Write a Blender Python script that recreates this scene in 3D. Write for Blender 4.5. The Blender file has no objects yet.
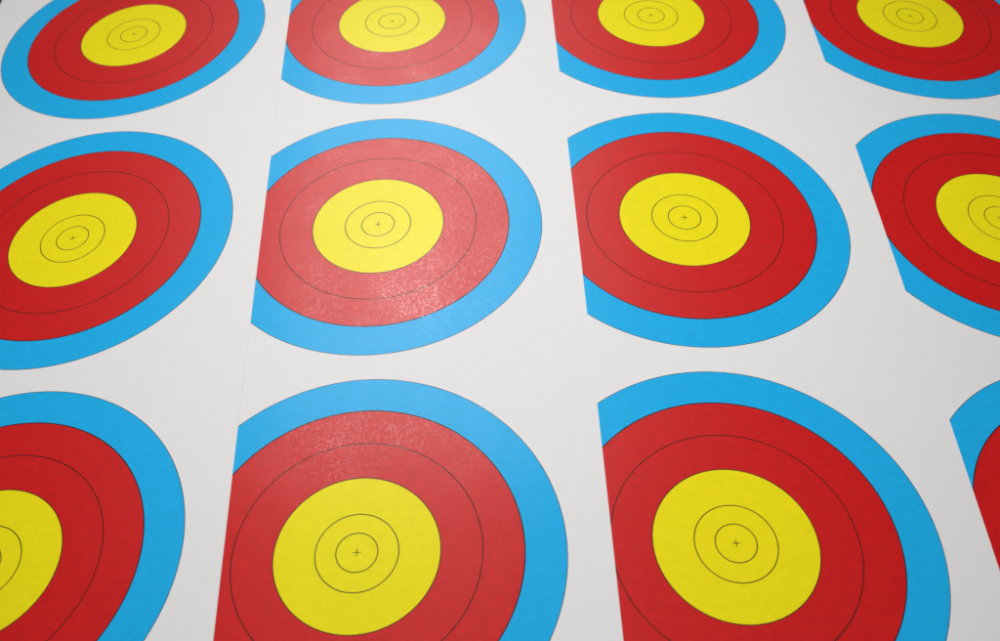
import bpy, math
from mathutils import Euler, Vector

# ------------------------------------------------------------------ camera
S = bpy.context.scene
CM = 0.01
cam_d = bpy.data.cameras.new('camera')
cam = bpy.data.objects.new('camera', cam_d)
S.collection.objects.link(cam)
cam.location = (6.80089*CM, -43.32166*CM, 43.16092*CM)
cam.rotation_euler = Euler((0.68587, 0.01468, -0.02971), 'XYZ')
cam_d.sensor_width = 36
cam_d.lens = 0.99639*36
cam_d.clip_start = 0.01
cam_d.clip_end = 100
cam_d.dof.use_dof = True
cam_d.dof.focus_distance = 0.565
cam_d.dof.aperture_fstop = 11
S.camera = cam

# ------------------------------------------------------------------ light: indoor, one long ceiling light beyond the table
w = bpy.data.worlds.new('World')
S.world = w
w.use_nodes = True
w.node_tree.nodes['Background'].inputs['Color'].default_value = (1.0, 1.0, 1.0, 1)
w.node_tree.nodes['Background'].inputs['Strength'].default_value = 0.035
LAMP_Z = 2.0
ld = bpy.data.lights.new('ceiling_light', 'AREA')
ld.shape = 'RECTANGLE'
ld.size, ld.size_y = 1.05, 2.6
ld.energy = 38
ld.color = (1.0, 1.0, 0.97)
lamp = bpy.data.objects.new('ceiling_light', ld)
S.collection.objects.link(lamp)
lamp.location = (-0.26, 2.25, LAMP_Z)
bd = bpy.data.lights.new('ceiling_bulb', 'AREA')     # small bright lamp whose mirror image makes the speckled core of the glare
bd.shape = 'DISK'
bd.size = 0.28
bd.energy = 1.7
bd.color = (1.0, 1.0, 0.97)
bulb = bpy.data.objects.new('ceiling_bulb', bd)
S.collection.objects.link(bulb)
bulb.location = (-0.24, 1.53, 1.85)
bulb.rotation_euler = (Vector((0.02, -0.05, 0)) - bulb.location).to_track_quat('-Z', 'Y').to_euler()
kd = bpy.data.lights.new('spot_key', 'SPOT')         # added unseen lamp for the diffuse light; its soft cone darkens the corners
kd.spot_size = math.radians(19)
kd.spot_blend = 1.0
kd.shadow_soft_size = 0.35
kd.energy = 665
kd.color = (1.0, 0.985, 0.972)
key = bpy.data.objects.new('spot_key', kd)
S.collection.objects.link(key)
key.location = (0.05, -1.6, 4.0)
key.rotation_euler = (Vector((0.06, 0.05, 0)) - key.location).to_track_quat('-Z', 'Y').to_euler()
S.view_settings.view_transform = 'Standard'
S.view_settings.look = 'None'
S.view_settings.exposure = 0.0
S.view_settings.gamma = 1.0


# ------------------------------------------------------------------ helpers
def bow(x, y):
    """The sheets lie on a table that is bowed by a couple of centimetres (cm in, cm out)."""
    x = (x-7)/30
    y = y/30
    return (-1.41098*x*x + 0.07185*x*y - 0.48341*y*y + 0.09342*x**3
            + 0.44164*x*x*y - 0.00357*x*y*y - 0.03291*y**3)


def link(name, verts, faces, mats, parent=None, midx=None):
    me = bpy.data.meshes.new(name)
    me.from_pydata([(a*CM, b*CM, c*CM) for a, b, c in verts], [], faces)
    for m in mats:
        me.materials.append(m)
    if midx:
        me.polygons.foreach_set('material_index', midx)
    me.polygons.foreach_set('use_smooth', [True]*len(me.polygons))
    me.update()
    o = bpy.data.objects.new(name, me)
    S.collection.objects.link(o)
    o.parent = parent
    return o


def nodes(name):
    m = bpy.data.materials.new(name)
    m.use_nodes = True
    nt = m.node_tree
    return m, nt, nt.nodes['Principled BSDF']


def N(nt, kind, **kw):
    n = nt.nodes.new(kind)
    for k, v in kw.items():
        if k in n.inputs:
            n.inputs[k].default_value = v
        else:
            setattr(n, k, v)
    return n


def ink(name, col, rough, spec, coat, bump, mottle=0.05, fleck=0.0, cockle=0.12):
    """Printed ink: a slightly mottled solid, with a glossy skin broken up by the grain of the paper."""
    m, nt, b = nodes(name)
    L = nt.links.new
    geo = N(nt, 'ShaderNodeNewGeometry')
    # uneven ink cover
    n1 = N(nt, 'ShaderNodeTexNoise', Scale=260.0, Detail=6.0, Roughness=0.65)
    L(geo.outputs['Position'], n1.inputs['Vector'])
    mr = N(nt, 'ShaderNodeMapRange')
    mr.inputs['From Min'].default_value = 0.3
    mr.inputs['From Max'].default_value = 0.7
    mr.inputs['To Min'].default_value = 1 - mottle
    mr.inputs['To Max'].default_value = 1 + mottle
    L(n1.outputs['Fac'], mr.inputs['Value'])
    mx = N(nt, 'ShaderNodeMix', data_type='RGBA', blend_type='MULTIPLY')
    mx.inputs[0].default_value = 1
    mx.inputs[6].default_value = (*col, 1)
    L(mr.outputs['Result'], mx.inputs[7])
    L(mx.outputs[2], b.inputs['Base Color'])
    b.inputs['Roughness'].default_value = rough
    b.inputs['Specular IOR Level'].default_value = spec
    # small glossy flecks where the ink skin lies flat: they show only where a lamp mirrors in them
    f1 = N(nt, 'ShaderNodeTexNoise', Scale=800.0, Detail=4.0, Roughness=0.75)
    L(geo.outputs['Position'], f1.inputs['Vector'])
    f2 = N(nt, 'ShaderNodeTexNoise', Scale=38.0, Detail=2.0)
    L(geo.outputs['Position'], f2.inputs['Vector'])
    fa = N(nt, 'ShaderNodeMath', operation='MULTIPLY_ADD')
    L(f2.outputs['Fac'], fa.inputs[0])
    fa.inputs[1].default_value = 0.20
    L(f1.outputs['Fac'], fa.inputs[2])
    fm = N(nt, 'ShaderNodeMapRange')
    fm.inputs['From Min'].default_value = 0.612
    fm.inputs['From Max'].default_value = 0.775
    fm.inputs['To Min'].default_value = coat
    fm.inputs['To Max'].default_value = coat + fleck
    L(fa.outputs[0], fm.inputs['Value'])
    L(fm.outputs['Result'], b.inputs['Coat Weight'])
    b.inputs['Coat Roughness'].default_value = 0.15
    b.inputs['Coat IOR'].default_value = 2.0
    # grain of the paper: fine tooth, sparse flecks and a slow cockle
    g1 = N(nt, 'ShaderNodeTexNoise', Scale=1300.0, Detail=4.0, Roughness=0.7)
    L(geo.outputs['Position'], g1.inputs['Vector'])
    b1 = N(nt, 'ShaderNodeBump', Strength=bump, Distance=0.0002)
    L(g1.outputs['Fac'], b1.inputs['Height'])
    g2 = N(nt, 'ShaderNodeTexNoise', Scale=26.0, Detail=2.0)
    L(geo.outputs['Position'], g2.inputs['Vector'])
    b2 = N(nt, 'ShaderNodeBump', Strength=cockle, Distance=0.0012)
    L(g2.outputs['Fac'], b2.inputs['Height'])
    L(b2.outputs['Normal'], b1.inputs['Normal'])
    L(b1.outputs['Normal'], b.inputs['Normal'])
    L(b2.outputs['Normal'], b.inputs['Coat Normal'])
    return m


PAPER = ink('white_paper', (0.760, 0.752, 0.757), 0.55, 0.35, 0.0, 0.16, 0.015, 0.0, 0.3)
BLUE = ink('blue_ink', (0.013, 0.405, 0.79), 0.31, 0.22, 0.03, 0.25, 0.06, 0.13)
RED = ink('red_ink', (0.585, 0.008, 0.009), 0.35, 0.48, 0.05, 0.42, 0.10, 0.36)
YELLOW = ink('yellow_ink', (0.83, 0.72, 0.008), 0.31, 0.22, 0.03, 0.25, 0.04, 0.11)
BLACK = ink('black_ink', (0.022, 0.013, 0.012), 0.38, 0.25, 0.04, 0.4, 0.05, 0.40)

TABLE, nt_, b_ = nodes('dark_wood')
g_ = N(nt_, 'ShaderNodeTexNoise', Scale=14.0, Detail=5.0)
mp = N(nt_, 'ShaderNodeMapping')
mp.inputs['Scale'].default_value = (1, 9, 9)
ge = N(nt_, 'ShaderNodeNewGeometry')
nt_.links.new(ge.outputs['Position'], mp.inputs['Vector'])
nt_.links.new(mp.outputs['Vector'], g_.inputs['Vector'])
cr = N(nt_, 'ShaderNodeValToRGB')
cr.color_ramp.elements[0].color = (0.030, 0.018, 0.015, 1)
cr.color_ramp.elements[1].color = (0.085, 0.050, 0.042, 1)
nt_.links.new(g_.outputs['Fac'], cr.inputs['Fac'])
nt_.links.new(cr.outputs['Color'], b_.inputs['Base Color'])
b_.inputs['Roughness'].default_value = 0.5


# ------------------------------------------------------------------ the setting: the table the sheets lie on
def table():
    x0, x1, y0, y1, n = -70, 84, -50, 60, 40
    v, f = [], []
    for z in (-0.5, -4.0):
        for j in range(n+1):
            for i in range(n+1):
                x, y = x0+(x1-x0)*i/n, y0+(y1-y0)*j/n
                v.append((x, y, bow(x, y)+z))
    k = (n+1)**2
    for j in range(n):
        for i in range(n):
            a = j*(n+1)+i
            f.append((a, a+1, a+n+2, a+n+1))
            f.append((k+a+n+1, k+a+n+2, k+a+1, k+a))
    rim = ([i for i in range(n)] + [j*(n+1)+n for j in range(n)] +
           [n*(n+1)+n-i for i in range(n)] + [(n-j)*(n+1) for j in range(n)])
    for q, a in enumerate(rim):
        b = rim[(q+1) % len(rim)]
        f.append((a, k+a, k+b, b))
    o = link('table_top', v, f, [TABLE])
    o.data.polygons.foreach_set('use_smooth', [False]*len(f))
    o['kind'] = 'structure'
    return o


table()

# ------------------------------------------------------------------ sheets of three target faces, fanned so that each lies under the one to its left
PITCH = 21.65828            # centre to centre of the faces on a sheet
THICK = 0.014               # paper
STEP = 0.024                # one sheet to the next
LW = 0.026                  # half width of a printed line
LO = 0.018                  # the outline round the blue is finer
LB = 0.036                  # and the one between red and blue is heavier
INK = 0.003


class Sheet:
    def __init__(self, x, y, th, order, left, right):
        self.x, self.y, self.c, self.s = x, y, math.cos(th), math.sin(th)
        self.z0 = -STEP*order
        self.left, self.right = left, right

    def P(self, u, v, lift=0.0):
        """sheet coordinates -> coordinates relative to the sheet's root"""
        du, dv = self.c*u - self.s*v, self.s*u + self.c*v
        return (du, dv, bow(self.x+du, self.y+dv) + self.z0 + lift)


def paper_mesh(sh, root):
    T = PITCH + 11.6
    nu, nv = 50, 130
    v, f = [], []
    us = [sh.left+(sh.right(0)-sh.left)*i/nu for i in range(nu+1)]

    def U(i, vv):
        return sh.left+(sh.right(vv)-sh.left)*i/nu
    for z in (0.0, -THICK):
        for j in range(nv+1):
            vv = -T + 2*T*j/nv
            for i in range(nu+1):
                v.append(sh.P(U(i, vv), vv, z))
    k = (nu+1)*(nv+1)
    for j in range(nv):
        for i in range(nu):
            a = j*(nu+1)+i
            f.append((a, a+1, a+nu+2, a+nu+1))
            f.append((k+a+nu+1, k+a+nu+2, k+a+1, k+a))
    rim = ([i for i in range(nu)] + [j*(nu+1)+nu for j in range(nv)] +
           [nv*(nu+1)+nu-i for i in range(nu)] + [(nv-j)*(nu+1) for j in range(nv)])
    base = len(v)
    for a in rim:                                   # the cut edge has vertices of its own so the top stays smooth
        v.append(v[a])
        v.append(v[k+a])
    n = len(rim)
    for q in range(n):
        a, b = base+2*q, base+2*((q+1) % n)
        f.append((a, a+1, b+1, b))
    return link('paper', v, f, [PAPER], root)


def rings(name, sh, cy, bands, mats, root):
    """Concentric bands (r0, r1, material number) as one mesh; each band has rows about 4 mm apart."""
    seg = 240
    v, f, mi = [], [], []
    radii, mrow = [], []
    for r0, r1, m in bands:
        n = max(1, int(round((r1-r0)/0.4)))
        for q in range(n):
            radii.append(r0+(r1-r0)*q/n)
            mrow.append(m)
    radii.append(bands[-1][1])
    centre = radii[0] == 0
    if centre:
        v.append(sh.P(0, cy, INK))
    idx = []
    for r in radii:
        if r == 0:
            idx.append(None)
            continue
        idx.append(len(v))
        for s in range(seg):
            a = 2*math.pi*s/seg
            v.append(sh.P(r*math.cos(a), cy+r*math.sin(a), INK))
    for k, m in enumerate(mrow):
        for s in range(seg):
            t = (s+1) % seg
            if idx[k] is None:
                f.append((0, idx[1]+s, idx[1]+t))
            else:
                f.append((idx[k]+s, idx[k+1]+s, idx[k+1]+t, idx[k]+t))
            mi.append(m)
    return link(name, v, f, mats, root, mi)


def centre_mark(sh, cy, root):
    a, h, z = 0.19, 0.021, 2*INK
    v = [sh.P(u, cy+w, z) for u, w in
         ((-h, -a), (h, -a), (h, -h), (a, -h), (a, h), (h, h), (h, a), (-h, a), (-h, h), (-a, h), (-a, -h), (-h, -h))]
    f = [(0, 1, 2, 11), (11, 2, 5, 8), (8, 5, 6, 7), (10, 11, 8, 9), (2, 3, 4, 5)]
    return link('centre_mark', v, f, [BLACK], root)


def target_sheet(x, y, th, order, left, right, label):
    sh = Sheet(x, y, th, order, left, right)
    root = bpy.data.objects.new('target_sheet', None)
    S.collection.objects.link(root)
    root.location = (x*CM, y*CM, 0)
    root.empty_display_size = 0.05
    root['label'] = label
    root['category'] = 'target sheet'
    root['group'] = 'archery target sheets fanned out side by side'
    paper_mesh(sh, root)
    for row in (1, 0, -1):
        cy = row*PITCH
        face = rings('target_face', sh, cy, [(8+LW, 10-LO, 0), (10-LO, 10+LO, 1)], [BLUE, BLACK], root)
        rings('red_zone', sh, cy, [(4+LW, 6-LW, 0), (6-LW, 6+LW, 1), (6+LW, 8-LB, 0), (8-LB, 8+LW, 1)], [RED, BLACK], face)
        rings('yellow_zone', sh, cy, [(0, 1-LW, 0), (1-LW, 1+LW, 1), (1+LW, 2-LW, 0), (2-LW, 2+LW, 1),
                                      (2+LW, 4-LW, 0), (4-LW, 4+LW, 1)], [YELLOW, BLACK], face)
        centre_mark(sh, cy, face)
    return root


def edge(x, y, th, e, te):
    """The sheet's right edge, the line X = e + te*Y on the table, in the sheet's own coordinates."""
    c, s = math.cos(th), math.sin(th)

    def right(v):
        # x + c*u - s*v = e + te*(y + s*u + c*v)
        return (e + te*(y + c*v) - x + s*v) / (c - te*s)
    return right


S1 = (-19.11975, 0.64639, 0.02907)
S2 = (0.0, 0.0, 0.0)
S3 = (18.76851, -0.09624, -0.0316)
S4 = (38.81835, 0.23762, -0.02662)
target_sheet(*S1, 0, -12.25, edge(*S1, -7.13849, -0.03318),
             'leftmost white target sheet, top of the fan, its blue rings round and uncut')
target_sheet(*S2, 1, -12.1, edge(*S2, 12.12424, -0.00238),
             'second target sheet from the left, with pale glare on its red rings')
target_sheet(*S3, 2, -12.1, edge(*S3, 31.01458, 0.02078),
             'third target sheet from the left, between the glary sheet and the rightmost one')
target_sheet(*S4, 3, -12.1, lambda v: 12.1,
             'rightmost target sheet, bottom of the fan, mostly beyond the right of the photo')
